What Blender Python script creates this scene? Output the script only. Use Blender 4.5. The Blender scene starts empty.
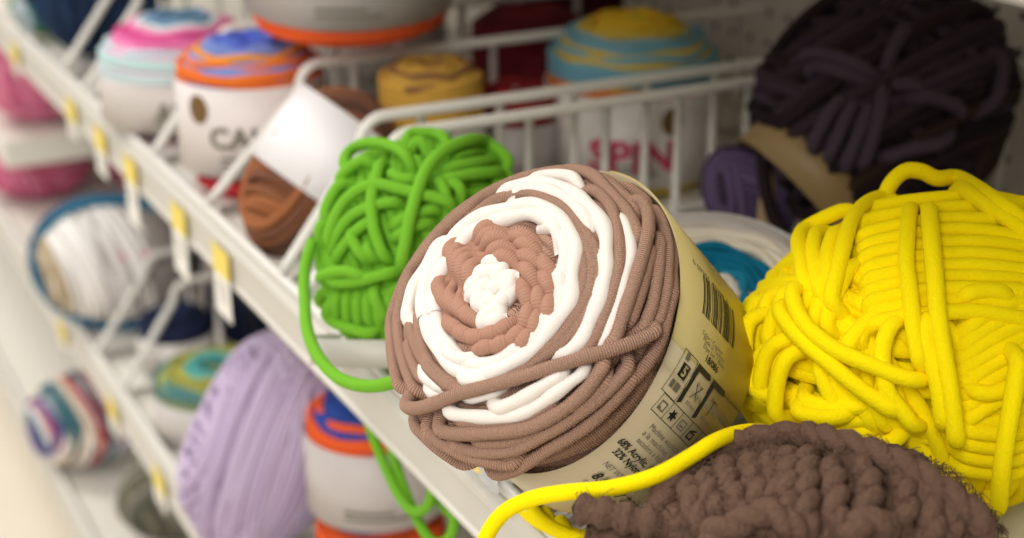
import bpy, math, random
import numpy as np
random.seed(7); RNG = np.random.default_rng(7)
sc = bpy.context.scene
COL = sc.collection
PI = math.pi

# ------------------------------------------------------------------ camera
F = 1533.0; CX, CY = 512.0, 269.0
PITCH = math.radians(21.5); YAW = math.radians(28.2)
CAM = np.array([-0.2856, 0.0, 0.357])
cR = np.array([math.cos(YAW), -math.sin(YAW), 0.0])
cF = np.array([math.sin(YAW)*math.cos(PITCH), math.cos(YAW)*math.cos(PITCH), -math.sin(PITCH)])
cU = np.cross(cR, cF)

def ray(px, py):
    return cR*(px-CX)/F + cU*(CY-py)/F + cF

def at(px, py, **k):
    """a point of the place seen at a pixel, at a given distance d or on a plane x/y/z = value"""
    d = ray(px, py)
    for n, v in k.items():
        if n == 'd':
            return CAM + d*v
        i = 'xyz'.index(n)
        return CAM + d*((v-CAM[i])/d[i])

def unit(v):
    v = np.asarray(v, float)
    return v/np.linalg.norm(v)

# ------------------------------------------------------------------ materials
def lin(c):
    return tuple((x/12.92 if x <= .04045 else ((x+.055)/1.055)**2.4) for x in (v/255.0 for v in c))

MATS = {}
def mat(name, rgb, rough=.6, bump=0, bscale=400, sheen=0, metal=0, rib=0, mottle=0, spec=.5, trans=0, fleck=None, bdist=None):
    if name in MATS:
        return MATS[name]
    m = bpy.data.materials.new(name); m.use_nodes = True
    nt = m.node_tree; b = nt.nodes['Principled BSDF']
    c = (*lin(rgb), 1)
    b.inputs['Base Color'].default_value = c
    b.inputs['Roughness'].default_value = rough
    b.inputs['Metallic'].default_value = metal
    b.inputs['Specular IOR Level'].default_value = spec
    if trans:
        b.inputs['Transmission Weight'].default_value = trans
    if sheen:
        b.inputs['Sheen Weight'].default_value = sheen
        b.inputs['Sheen Roughness'].default_value = .5
        b.inputs['Sheen Tint'].default_value = c
    tc = nt.nodes.new('ShaderNodeTexCoord')
    h = None
    if bump or mottle:
        n = nt.nodes.new('ShaderNodeTexNoise'); n.inputs['Scale'].default_value = bscale
        n.inputs['Detail'].default_value = 4
        nt.links.new(tc.outputs['Object'], n.inputs['Vector'])
        h = n.outputs['Fac']
    if mottle:
        mx = nt.nodes.new('ShaderNodeMix'); mx.data_type = 'RGBA'
        mx.inputs['A'].default_value = tuple(min(1, v*(1-mottle)) for v in c[:3])+(1,)
        mx.inputs['B'].default_value = tuple(min(1, v*(1+mottle)) for v in c[:3])+(1,)
        if fleck:
            mx.inputs['B'].default_value = (*lin(fleck), 1)
        nt.links.new(h, mx.inputs['Factor']); nt.links.new(mx.outputs['Result'], b.inputs['Base Color'])
    if rib:
        sx = nt.nodes.new('ShaderNodeSeparateXYZ'); nt.links.new(tc.outputs['UV'], sx.inputs[0])
        m1 = nt.nodes.new('ShaderNodeMath'); m1.operation = 'MULTIPLY'; m1.inputs[1].default_value = 2*PI/rib
        nt.links.new(sx.outputs[0], m1.inputs[0])
        m2 = nt.nodes.new('ShaderNodeMath'); m2.operation = 'SINE'; nt.links.new(m1.outputs[0], m2.inputs[0])
        if h is not None:
            m3 = nt.nodes.new('ShaderNodeMath'); m3.operation = 'MULTIPLY_ADD'
            nt.links.new(m2.outputs[0], m3.inputs[0]); m3.inputs[1].default_value = .8
            nt.links.new(h, m3.inputs[2]); h = m3.outputs[0]
        else:
            h = m2.outputs[0]
    if bump:
        bp = nt.nodes.new('ShaderNodeBump'); bp.inputs['Strength'].default_value = min(1, bump)
        bp.inputs['Distance'].default_value = bdist or (.0006 if bscale > 300 else .002)
        nt.links.new(h, bp.inputs['Height']); nt.links.new(bp.outputs['Normal'], b.inputs['Normal'])
    MATS[name] = m
    return m

def yarn(name, rgb, **k):
    d = dict(rough=.95, bump=.5, bscale=900, sheen=.25, spec=.15)
    d.update(k)
    return mat('yarn '+name, rgb, **d)

WHITE_METAL = mat('white enamelled metal', (226, 222, 212), .38, mottle=.03, bscale=25)
RAIL_METAL = mat('grey white price rail', (202, 197, 186), .42, mottle=.03, bscale=25)
WIRE_METAL = mat('white coated wire', (222, 219, 211), .4, mottle=.03, bscale=60)
PAPER = mat('white label paper', (224, 218, 212), .5, mottle=.02, bscale=40)
INK = mat('black ink', (34, 31, 28), .6, mottle=.05, bscale=300)
INK_GREY = mat('grey ink', (118, 112, 98), .6, mottle=.05, bscale=300)
INK_RED = mat('red ink', (196, 62, 96), .6, mottle=.05, bscale=300)
INK_BROWN = mat('brown ink', (112, 84, 44), .6, mottle=.05, bscale=300)

# ------------------------------------------------------------------ mesh building
class MB:
    def __init__(self):
        self.v = []; self.f = []; self.m = []; self.uv = []; self.n = 0
    def add(self, verts, faces, mi=0, uv=None):
        verts = np.asarray(verts, float)
        self.v.append(verts)
        for f in faces:
            self.f.append([i+self.n for i in f])
        self.m += [mi]*len(faces)
        self.uv.append(np.zeros((len(verts), 2)) if uv is None else np.asarray(uv, float))
        self.n += len(verts)
        return self
    def tube(self, pts, r, mi=0, seg=8, closed=False, cap=True):
        P = np.asarray(pts, float)
        if len(P) < 2: return self
        if closed:
            T = np.roll(P, -1, 0)-np.roll(P, 1, 0)
        else:
            T = np.gradient(P, axis=0)
        T /= np.linalg.norm(T, axis=1)[:, None]+1e-12
        n = np.cross(T[0], [.31, .77, .55]); n /= np.linalg.norm(n)
        N = [n]
        for i in range(1, len(P)):
            n = n-T[i]*np.dot(n, T[i]); n /= np.linalg.norm(n)+1e-12
            N.append(n)
        N = np.array(N); B = np.cross(T, N)
        L = np.r_[0, np.cumsum(np.linalg.norm(np.diff(P, axis=0), axis=1))]
        rr = np.full(len(P), r) if np.isscalar(r) else np.asarray(r, float)
        a = np.arange(seg)*2*PI/seg
        if closed:  # untwist: spread the mismatch between the last and the first frame
            n1 = N[-1]-T[0]*np.dot(N[-1], T[0])
            ang = math.atan2(np.dot(n1, B[0]), np.dot(n1, N[0]))
            tw = -ang*np.arange(len(P))/len(P)
        else:
            tw = np.zeros(len(P))
        A = a[None, :]+tw[:, None]
        ring = P[:, None, :]+rr[:, None, None]*(np.cos(A)[..., None]*N[:, None, :]+np.sin(A)[..., None]*B[:, None, :])
        V = ring.reshape(-1, 3)
        uv = np.stack([np.repeat(L, seg), np.tile(a, len(P))], 1)
        F_ = []
        m = len(P)
        for i in range(m if closed else m-1):
            i2 = (i+1) % m
            for j in range(seg):
                k = (j+1) % seg
                F_.append([i*seg+j, i2*seg+j, i2*seg+k, i*seg+k])
        if not closed and cap:
            V = np.vstack([V, P[0]-T[0]*rr[0]*.6, P[-1]+T[-1]*rr[-1]*.6])
            uv = np.vstack([uv, [0, 0], [L[-1], 0]])
            c0, c1 = m*seg, m*seg+1
            for j in range(seg):
                k = (j+1) % seg
                F_.append([c0, j, k][::-1][::-1]); F_[-1] = [c0, k, j]
                F_.append([c1, (m-1)*seg+j, (m-1)*seg+k])
        return self.add(V, F_, mi, uv)
    def box(self, lo, hi, mi=0, bev=0):
        lo = np.asarray(lo, float); hi = np.asarray(hi, float)
        if bev:
            # chamfered box: an octagonal-section prism with inset ends
            import bmesh
            bm = bmesh.new(); bmesh.ops.create_cube(bm, size=1)
            for v in bm.verts:
                v.co = [(lo[i]+hi[i])/2+v.co[i]*(hi[i]-lo[i]) for i in range(3)]
            bmesh.ops.bevel(bm, geom=bm.edges[:], offset=bev, segments=2, profile=.5, affect='EDGES')
            bm.verts.index_update()
            self.add([v.co[:] for v in bm.verts], [[v.index for v in f.verts] for f in bm.faces], mi)
            bm.free(); return self
        x0, y0, z0 = lo; x1, y1, z1 = hi
        v = [(x0,y0,z0),(x1,y0,z0),(x1,y1,z0),(x0,y1,z0),(x0,y0,z1),(x1,y0,z1),(x1,y1,z1),(x0,y1,z1)]
        return self.add(v, [[0,3,2,1],[4,5,6,7],[0,1,5,4],[1,2,6,5],[2,3,7,6],[3,0,4,7]], mi)
    def build(self, name, mats, parent=None, smooth=True, origin=None):
        V = np.vstack(self.v)
        if origin is not None:
            V = V-np.asarray(origin, float)
        me = bpy.data.meshes.new(name)
        me.from_pydata(V.tolist(), [], self.f)
        if not isinstance(mats, (list, tuple)): mats = [mats]
        for m in mats: me.materials.append(m)
        me.polygons.foreach_set('material_index', np.array(self.m, dtype=np.int32))
        me.polygons.foreach_set('use_smooth', np.full(len(me.polygons), smooth))
        UV = np.vstack(self.uv)
        li = np.empty(len(me.loops), dtype=np.int32); me.loops.foreach_get('vertex_index', li)
        ul = me.uv_layers.new(name='UVMap'); ul.data.foreach_set('uv', UV[li].astype(np.float32).ravel())
        me.update()
        o = bpy.data.objects.new(name, me); COL.objects.link(o)
        if parent is not None: o.parent = parent
        if origin is not None and parent is None: o.location = origin
        return o

def tag(o, label=None, cat=None, group=None, kind=None):
    if label: o['label'] = label
    if cat: o['category'] = cat
    if group: o['group'] = group
    if kind: o['kind'] = kind
    return o

def empty(name, loc, label=None, cat=None, group=None, rot=None):
    o = bpy.data.objects.new(name, None); COL.objects.link(o)
    o.empty_display_size = .02
    o.location = loc
    if rot is not None: o.rotation_euler = rot
    return tag(o, label, cat, group)

def spline(P, n=6, closed=False):
    """Catmull-Rom through the points, n samples per span"""
    P = np.asarray(P, float)
    if len(P) < 3 and not closed:
        t = np.linspace(0, 1, n+1)[:, None]
        return P[0]*(1-t)+P[-1]*t
    Q = np.vstack([P[-1], P, P[0], P[1]]) if closed else np.vstack([2*P[0]-P[1], P, 2*P[-1]-P[-2]])
    out = []
    m = len(Q)-3
    t = np.linspace(0, 1, n, endpoint=False)[:, None]
    for i in range(m):
        a, b, c, d = Q[i:i+4]
        out.append(.5*((2*b)+(c-a)*t+(2*a-5*b+4*c-d)*t*t+(3*b-a-3*c+d)*t**3))
    if not closed: out.append(P[-1:])
    return np.vstack(out)

def smooth(P, k=2):
    P = np.array(P, float)
    for _ in range(k):
        P[1:-1] = .25*P[:-2]+.5*P[1:-1]+.25*P[2:]
    return P

# ------------------------------------------------------------------ ball bodies
class Body:
    """a superellipsoid: centre c, axes (rows of M), radii, exponent e between the third axis and the other two"""
    def __init__(s, c, M, rad, e=2.0):
        s.c = np.asarray(c, float); s.M = np.array([unit(m) for m in M]); s.rad = np.asarray(rad, float); s.e = e
    def f(s, P):
        q = ((np.asarray(P)-s.c) @ s.M.T)/s.rad
        rho = np.sqrt(q[..., 0]**2+q[..., 1]**2)
        return (rho**s.e+np.abs(q[..., 2])**s.e)**(1/s.e)
    def normal(s, P):
        h = 1e-4; P = np.asarray(P, float)
        g = np.stack([s.f(P+np.eye(3)[i]*h)-s.f(P-np.eye(3)[i]*h) for i in range(3)], -1)
        return g/(np.linalg.norm(g, axis=-1, keepdims=True)+1e-12)
    def hit(s, px, py, grow=1.0):
        d = ray(px, py); t0 = np.dot(s.c-CAM, cF); w = s.rad.max()*1.3
        ts = np.linspace(t0-w, t0+w, 160); f = s.f(CAM+ts[:, None]*d)
        k = np.where(f < grow)[0]
        if len(k) and k[0] > 0:
            a, b = ts[k[0]-1], ts[k[0]]
            for _ in range(25):
                m = (a+b)/2
                if s.f(CAM+m*d) < grow: b = m
                else: a = m
            return CAM+b*d
        P = CAM+ts[f.argmin()]*d
        return s.c+(P-s.c)*(grow/f.min())
    def on(s, n, lift=0.0):
        """unit-sphere directions (in body axes) -> points on the surface, raised by lift"""
        n = np.asarray(n, float)
        rho = np.sqrt(n[:, 0]**2+n[:, 1]**2)
        k = (rho**s.e+np.abs(n[:, 2])**s.e)**(-1/s.e)
        P = s.c+((n*k[:, None])*s.rad) @ s.M
        return P+s.normal(P)*np.asarray(lift).reshape(-1, 1)

def core(mb, body, k=.96, mi=0, nu=40, nv=24):
    th = np.linspace(0, PI, nv); ph = np.arange(nu)*2*PI/nu
    n = np.array([[math.sin(t)*math.cos(p), math.sin(t)*math.sin(p), math.cos(t)] for t in th for p in ph])
    P = body.c+(body.on(n)-body.c)*k
    F_ = [[i*nu+j, (i+1)*nu+j, (i+1)*nu+(j+1) % nu, i*nu+(j+1) % nu] for i in range(nv-1) for j in range(nu)]
    mb.add(P, F_, mi)

def ply(mb, P, r, mi, pitch, n=2, seg=7, closed=False):
    """a twisted cord: n plies wound around the centre line"""
    P = np.asarray(P, float)
    T = np.gradient(P, axis=0); T /= np.linalg.norm(T, axis=1)[:, None]+1e-12
    nn = np.cross(T[0], [.3, .5, .8]); nn /= np.linalg.norm(nn); N = [nn]
    for i in range(1, len(P)):
        nn = nn-T[i]*np.dot(nn, T[i]); nn /= np.linalg.norm(nn)+1e-12; N.append(nn)
    N = np.array(N); B = np.cross(T, N)
    L = np.r_[0, np.cumsum(np.linalg.norm(np.diff(P, axis=0), axis=1))]
    for k in range(n):
        a = 2*PI*L/pitch+2*PI*k/n
        Q = P+(np.cos(a)[:, None]*N+np.sin(a)[:, None]*B)*r*.36
        mb.tube(Q, r*.72, mi, seg)

def resample(P, step):
    P = np.asarray(P, float)
    L = np.r_[0, np.cumsum(np.linalg.norm(np.diff(P, axis=0), axis=1))]
    n = max(3, int(L[-1]/step)+1)
    t = np.linspace(0, L[-1], n)
    return np.stack([np.interp(t, L, P[:, i]) for i in range(P.shape[1])], 1)

def wind(mb, body, r, m, b0, b1, lift=0, mi=0, arc=None, seg=8, jit=.25, gap=1.75, rng=RNG, mats=None, twist=0, N=72, lump=0):
    """parallel turns of yarn around axis m (body axes), from latitude b0 to b1"""
    m = unit(m); e1 = np.cross(m, [.3, .9, .2]); e1 = unit(e1); e2 = np.cross(m, e1)
    R = body.rad.mean()
    b = b0
    while b <= b1:
        t0, t1 = (0, 2*PI) if arc is None else (arc[0]+rng.normal(0, .12), arc[1]+rng.normal(0, .12))
        t = np.linspace(t0, t1, N, endpoint=arc is not None)
        p1, p2 = rng.uniform(0, 2*PI, 2)
        bb = b+.035*np.sin(t+p1)+.02*np.sin(2*t+p2)
        n = np.cos(bb)[:, None]*(np.cos(t)[:, None]*e1+np.sin(t)[:, None]*e2)+np.sin(bb)[:, None]*m
        lf = lift+r*jit*(rng.normal()*.6+np.sin(2*t+p2)*.5+np.sin(3*t+p1)*.3)
        if arc is not None:
            s = np.clip(np.minimum(np.arange(N), np.arange(N)[::-1])/6, 0, 1)
            lf = lf-(1-s)*2.2*r
        P = body.on(n, lf)
        k = mi if mats is None else mats[rng.integers(len(mats))]
        if twist:
            if arc is None: P = np.vstack([P, P[:1]])
            ply(mb, resample(P, r*.8), r, k, twist, seg=6)
        else:
            mb.tube(P, r*(1+lump*np.sin(np.arange(N)*2*PI*round(N*.24)/N+p1)) if lump else r, k, seg, closed=arc is None)
        b += gap*r/R*(1+rng.normal()*.08)

def trace(mb, body, pix, r, lift=0, mi=0, seg=10, sink=True, step=3.5, twist=0, ends=(1, 1), lump=0, lfreq=1.0, post=None):
    """one strand lying on the body along the line seen at these pixels"""
    q = spline(pix, 10)
    q = resample(q, step)
    gw = 1+lift/body.rad.mean()          # where a strand riding this high over the body is seen
    P = np.array([body.hit(*p, grow=gw) for p in q])
    P = body.c+(smooth(P, 3)-body.c)/gw
    n = body.normal(P)
    N = len(P)
    lf = np.full(N, lift, float)
    if sink:
        k = np.arange(N)
        s = np.ones(N)
        if ends[0]: s = np.minimum(s, np.clip(k/5, 0, 1))
        if ends[1]: s = np.minimum(s, np.clip(k[::-1]/5, 0, 1))
        s = s*s*(3-2*s)
        lf = lf-(1-s)*(lift+1.3*r)
    P = smooth(body.c+(P-body.c)*(1+lf/body.rad.mean())[:, None], 2)
    if post: P = post(P, r)
    if twist: ply(mb, resample(P, r*.5), r, mi, twist, seg=9)
    else:
        k = np.arange(N)
        mb.tube(P, r*(1+lump*(.6*np.sin(lfreq*k*.55+lift)+.4*np.sin(lfreq*k*.23+2*lift))) if lump else r, mi, seg)
    return P

# ------------------------------------------------------------------ lettering
_T = {}
def glyphs(s):
    """flat outline mesh of a line of text, height of a capital about 1, starting at x = 0"""
    if s in _T: return _T[s]
    cu = bpy.data.curves.new('t', 'FONT'); cu.body = s; cu.size = 1.4; cu.resolution_u = 2
    o = bpy.data.objects.new('t', cu); COL.objects.link(o)
    dg = bpy.context.evaluated_depsgraph_get(); dg.update()
    me = o.evaluated_get(dg).to_mesh()
    V = np.array([v.co[:2] for v in me.vertices]).reshape(-1, 2)
    Fc = [list(p.vertices) for p in me.polygons]
    o.evaluated_get(dg).to_mesh_clear()
    bpy.data.objects.remove(o); bpy.data.curves.remove(cu)
    _T[s] = (V, Fc)
    return _T[s]

def letter(mb, s, size, fn, mi=0, bold=0, width=None):
    """fn maps flat (x, y) in metres to a point in the place"""
    V, Fc = glyphs(s)
    if not len(V): return
    V = V-[V[:, 0].min(), 0]
    if width: V = V*[width/size/V[:, 0].max(), 1]
    for dx, dy in ([(0, 0)] if not bold else [(0, 0), (bold, 0), (0, bold), (bold, bold)]):
        mb.add(fn(V*size+[dx, dy]), Fc, mi)

def rect(mb, x0, y0, x1, y1, fn, mi=0, n=6):
    xs = np.linspace(x0, x1, n); ys = np.linspace(y0, y1, n)
    V = np.array([(x, y) for y in ys for x in xs])
    F_ = [[j*n+i, j*n+i+1, (j+1)*n+i+1, (j+1)*n+i] for j in range(n-1) for i in range(n-1)]
    mb.add(fn(V), F_, mi)

def poly(mb, pts, fn, mi=0):
    mb.add(fn(np.asarray(pts, float)), [list(range(len(pts)))], mi)

def frame_rect(mb, x0, y0, x1, y1, w, fn, mi=0):
    rect(mb, x0, y0, x1, y0+w, fn, mi); rect(mb, x0, y1-w, x1, y1, fn, mi)
    rect(mb, x0, y0, x0+w, y1, fn, mi); rect(mb, x1-w, y0, x1, y1, fn, mi)

#@@SETTING@@
# ------------------------------------------------------------------ the setting
SHELF_D = .50          # depth of the shelves
Y0, Y1 = -.35, 2.75
mb = MB().box((-3.2, -1.5, -.84), (1.2, 5.5, -.80))
fl = mb.build('floor', mat('cream vinyl floor', (236, 226, 208), .35, mottle=.05, bscale=8), smooth=False)
tag(fl, kind='structure')

# pegboard back wall with round holes
peg = bpy.data.materials.new('perforated grey board'); peg.use_nodes = True
nt = peg.node_tree; b = nt.nodes['Principled BSDF']; b.inputs['Roughness'].default_value = .6
tc = nt.nodes.new('ShaderNodeTexCoord'); mp = nt.nodes.new('ShaderNodeVectorMath'); mp.operation = 'MULTIPLY'
mp.inputs[1].default_value = (0, 40, 40); nt.links.new(tc.outputs['Object'], mp.inputs[0])
fr = nt.nodes.new('ShaderNodeVectorMath'); fr.operation = 'FRACTION'; nt.links.new(mp.outputs[0], fr.inputs[0])
sb = nt.nodes.new('ShaderNodeVectorMath'); sb.operation = 'SUBTRACT'; sb.inputs[1].default_value = (0, .5, .5)
nt.links.new(fr.outputs[0], sb.inputs[0])
ln = nt.nodes.new('ShaderNodeVectorMath'); ln.operation = 'LENGTH'; nt.links.new(sb.outputs[0], ln.inputs[0])
lt = nt.nodes.new('ShaderNodeMath'); lt.operation = 'LESS_THAN'; lt.inputs[1].default_value = .13
nt.links.new(ln.outputs['Value'], lt.inputs[0])
mx = nt.nodes.new('ShaderNodeMix'); mx.data_type = 'RGBA'
mx.inputs['A'].default_value = (*lin((206, 201, 190)), 1); mx.inputs['B'].default_value = (*lin((30, 28, 26)), 1)
nt.links.new(lt.outputs[0], mx.inputs['Factor']); nt.links.new(mx.outputs['Result'], b.inputs['Base Color'])
mb = MB().box((SHELF_D, Y0, -.80), (SHELF_D+.02, Y1, 1.3))
tag(mb.build('wall_back', peg, smooth=False), kind='structure')

def shelf(z, label, y0=Y0, y1=Y1, x0=0.0, rod=True, ticks=()):
    r = empty('shelf', (x0, (y0+y1)/2, z), label, 'shelf')
    o = np.array([x0, (y0+y1)/2, z])
    m = MB().box((x0+.012, y0, z-.012), (SHELF_D-.001, y1, z-.001))
    m.build('deck', WHITE_METAL, r, smooth=False, origin=o)
    # folded front lip with a price rail: a channel profile
    prof = [(0, .0005), (.0012, .002), (.010, .002), (.012, 0), (.012, -.012), (.0105, -.012), (.0105, -.001), (.003, -.001),
            (.003, -.029), (.007, -.029), (.007, -.031), (.001, -.031), (0, -.030), (-.0022, -.030), (-.0028, -.027), (-.0010, -.026), (-.0010, -.006), (-.0028, -.005), (-.0022, -.002)]
    n = len(prof)
    V = [(x0+a, yy, z+b_) for yy in (y0, y1) for a, b_ in prof]
    F_ = [[i, (i+1) % n, n+(i+1) % n, n+i] for i in range(n)]+[list(range(n))[::-1], list(range(n, 2*n))]
    MB().add(V, F_).build('price_rail', RAIL_METAL, r, smooth=False, origin=o)
    if rod:
        m = MB().tube([(x0+.004, y, z+.0055) for y in np.linspace(y0, y1, 40)], .0033, 0, 10)
        m.build('front_rod', WIRE_METAL, r, origin=o)
        for y in ticks:
            m = MB().tube([(x0+.0075, y, z+.0048), (x0+.016, y, z+.0048), (x0+.026, y, z+.0042)], .0028, 0, 8)
            m.build('rod_stub', WIRE_METAL, r, origin=o)
    return r

shelf(0, 'white metal shelf carrying the mocha, green and bright yellow yarn', ticks=(.500, .522, .545))
shelf(-.28, 'white metal shelf carrying the big lavender skein, below the green yarn')
shelf(-.56, 'lowest white metal shelf visible beside the cream floor', rod=True)
shelf(.311, 'white metal shelf whose lower front edge shows in the top right corner', y1=1.9)

def divider(y, z, label, x1=.47, h=.10, dx=.07, sp=.0555, off=.03, r=.0036, group=None):
    t = empty('wire_divider', (0, y, z), label, 'divider', group)
    o = np.array([0, y, z])
    z0 = z+.010
    P = [(.004+(dx-.016)*k/6, y, z0+(h-.028)*k/6) for k in range(7)]
    P += [(dx-.012+.026*(1-math.cos(a))*.62, y, z+h-.018+.018*math.sin(a)) for a in np.linspace(.2, PI/2, 6)]
    P += [(x, y, z+h) for x in np.linspace(dx+.02, x1, 10)]
    MB().tube(P, r, 0, 12).build('top_rail', WIRE_METAL, t, origin=o)
    MB().tube([(.012, y, z+.0035), (x1, y, z+.0035)], .0032, 0, 8).build('bottom_rail', WIRE_METAL, t, origin=o)
    x = dx+off
    while x < x1-.01:
        MB().tube([(x, y+.001, z+.003), (x, y+.001, z+h)], r*.8, 0, 8).build('upright', WIRE_METAL, t, origin=o)
        x += sp
    return t

divider(.799, 0, 'white wire divider directly behind the green skein, nearest one')
divider(.838, 0, 'white wire divider just in front of the pink lettered cake')
divider(.984, 0, 'white wire divider between the brown skein and the CAL cake', dx=.086)
divider(1.118, 0, 'white wire divider half hidden by the CAL cake')
divider(1.335, 0, 'white wire divider behind the pastel pink and aqua cake')
divider(1.415, 0, 'white wire divider beside the navy ball in the upper left corner')
LZ = -.28
y_a = at(118, 380, x=0)[1]
divider(y_a, LZ, 'white wire divider on the lower shelf, left of the teal and yellow cake', h=.105)
divider(y_a+.095, LZ, 'white wire divider on the lower shelf, under the skein with the grey label')

# a wire grid at the back, right of the dark purple skein
t = empty('wire_grid', (.486, .66, 0), 'dark wire grid standing against the back board, right of the purple skein', 'wire grid')
for k in range(8):
    y = .56+k*.028
    MB().tube([(.486, y, .003), (.486, y, .11)], .0026, 0, 8).build('upright', WIRE_METAL, t, origin=(.486, .66, 0))
MB().tube([(.486, .55, .11), (.486, .77, .11)], .003, 0, 8).build('top_rail', WIRE_METAL, t, origin=(.486, .66, 0))
MB().tube([(.486, .55, .004), (.486, .77, .004)], .003, 0, 8).build('bottom_rail', WIRE_METAL, t, origin=(.486, .66, 0))

# price tags: a white card with a yellow head clipped in the rail
TAG_Y = mat('yellow tag print', (238, 214, 92), .5, mottle=.03, bscale=50)
TAG_W = mat('white tag card', (238, 234, 224), .5, mottle=.02, bscale=50)
def price_tag(y, z, label, w=.034, hh=.020, drop=.026, x0=0.0):
    t = empty('price_tag', (x0-.0035, y, z), label, 'price tag')
    o = np.array([x0-.0035, y, z])
    xx = x0-.0042
    MB().box((xx-.0006, y-w/2, z-.006-hh), (xx, y+w/2, z-.006), bev=.0002).build('tag_head', TAG_Y, t, smooth=False, origin=o)
    m = MB().box((xx-.0006, y-w/2, z-.006-hh-drop), (xx, y+w/2, z-.0064-hh), bev=.0002)
    for k in range(3):
        zz = z-.006-hh-.006-k*.005
        m.box((xx-.0008, y-w*.35, zz-.0012), (xx-.0004, y+w*(.3-.1*k), zz), 1)
    m.build('tag_card', [TAG_W, INK_GREY], t, smooth=False, origin=o)
price_tag(1.611, 0, 'yellow and white price tag on the upper shelf edge, farthest left', drop=.012)
price_tag(1.365, 0, 'yellow and white price tag below the pastel cake, second from the far end', drop=.016)
price_tag(1.262, 0, 'yellow and white price tag above the white and navy skein with the grey band', drop=.022)
price_tag(1.166, 0, 'yellow and white price tag hanging just left of the red yarn under the CAL cake', drop=.036)
price_tag(1.036, 0, 'yellow and white price tag hanging below the foot of the CAL cake', drop=.034)
price_tag(.939, 0, 'yellow and white price tag nearest the green skein, below the brown skein', drop=.03)
price_tag(1.325, LZ-.002, 'yellow price tag on the lower shelf edge beside the teal and yellow cake', drop=.016)
price_tag(1.17, LZ-.002, 'yellow price tag on the lower shelf edge left of the lavender skein', drop=.016)
price_tag(1.53, LZ-.002, 'faint yellow price tag on the lower shelf edge by the pale floor', drop=.01)
#@@HERO@@
# ------------------------------------------------------------------ the mocha and white cake (hero)
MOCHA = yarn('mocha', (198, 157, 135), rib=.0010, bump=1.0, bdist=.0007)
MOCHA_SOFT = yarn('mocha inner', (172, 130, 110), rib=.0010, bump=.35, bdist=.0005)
CREAM = yarn('soft white', (230, 222, 213), bump=.45, bscale=700)
TAU = math.radians(46.5); AIM = math.radians(45)
HW = unit(cR*math.cos(AIM)*math.sin(TAU)-cU*math.sin(AIM)*math.sin(TAU)+cF*math.cos(TAU))   # into the cake, away from its face
HD = .634
HE = at(538, 322, d=HD)
HR = 166.5*HD/F
HL = .062                                                        # width of the paper band
ha = unit(np.cross(HW, [0, 0, 1])); hb = np.cross(HW, ha)
dome = Body(HE, [ha, hb, -HW], (HR*.945, HR*.945, .035), 2.45)
hero = empty('yarn_cake', HE+HW*HL, 'mocha and white striped yarn cake with cream paper band, leaning over the shelf edge', 'yarn')
HO = np.array(hero.location)
mw = MB(); mo = MB()
core(mo, dome, .93)
# the wound end keeps going under the band, down to the far end
# (the loose band sits a little off the middle of the cake and is narrower than the swollen end)
HB = HE+((at(549, 312, d=HD)-HE)-HW*np.dot(at(549, 312, d=HD)-HE, HW)); HBR = 154*HD/F
up_dir = unit(cR*math.sin(AIM)+cU*math.cos(AIM)); pu = math.atan2(up_dir@hb, up_dir@ha)
skew = lambda p: .0065-.018*math.cos(p-pu)          # the band sits askew: its mouth rides high on the far side
def tuck(P, r):
    """yarn that runs in under the paper band stays inside it"""
    P = np.array(P); q = P-HB; u = q@HW; rd = q-u[:, None]*HW; R_ = np.linalg.norm(rd, axis=1)
    lim = HBR-r-.0008
    for k in range(len(P)):
        edge = skew(math.atan2(q[k]@hb, q[k]@ha))
        if u[k] > edge-.004 and R_[k] > lim:
            w_ = min(1, (u[k]-edge+.004)/.003)
            P[k] -= rd[k]/R_[k]*(R_[k]-lim)*w_
    return P
def hcen(u): return HE+HW*u+(HB-HE)*min(1, max(0, u/.016))
V = []; nu = 64
for u, k in ((-.002, .92), (.006, .87), (.016, .82), (HL-.002, .82), (HL+.004, .74), (HL+.006, .2), (HL+.006, .001)):
    V += [hcen(u)+HR*k*(math.cos(a)*ha+math.sin(a)*hb) for a in np.arange(nu)*2*PI/nu]
mo.add(V, [[i*nu+j, i*nu+(j+1) % nu, (i+1)*nu+(j+1) % nu, (i+1)*nu+j] for i in range(6) for j in range(nu)])
for k in range(5):
    mo.tube([hcen(HL+.003+.0008*k)+(HR*(.83-.11*k))*(math.cos(a)*ha+math.sin(a)*hb) for a in np.linspace(0, 2*PI, 60, endpoint=False)], .0026, 0, 8, closed=True)
for k in range(13):     # turns round the flank, running in under the band
    u = .0005+.0027*k; kk = .915-.085*min(1, u/.018)
    mo.tube(tuck([hcen(u+.0022*math.sin(2*a+k*1.7))+(HR*(kk+.006*math.sin(3*a+k*2.1)))*(math.cos(a)*ha+math.sin(a)*hb) for a in np.linspace(0, 2*PI, 90, endpoint=False)], .0026), .0026, 0, 9, closed=True)

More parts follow.
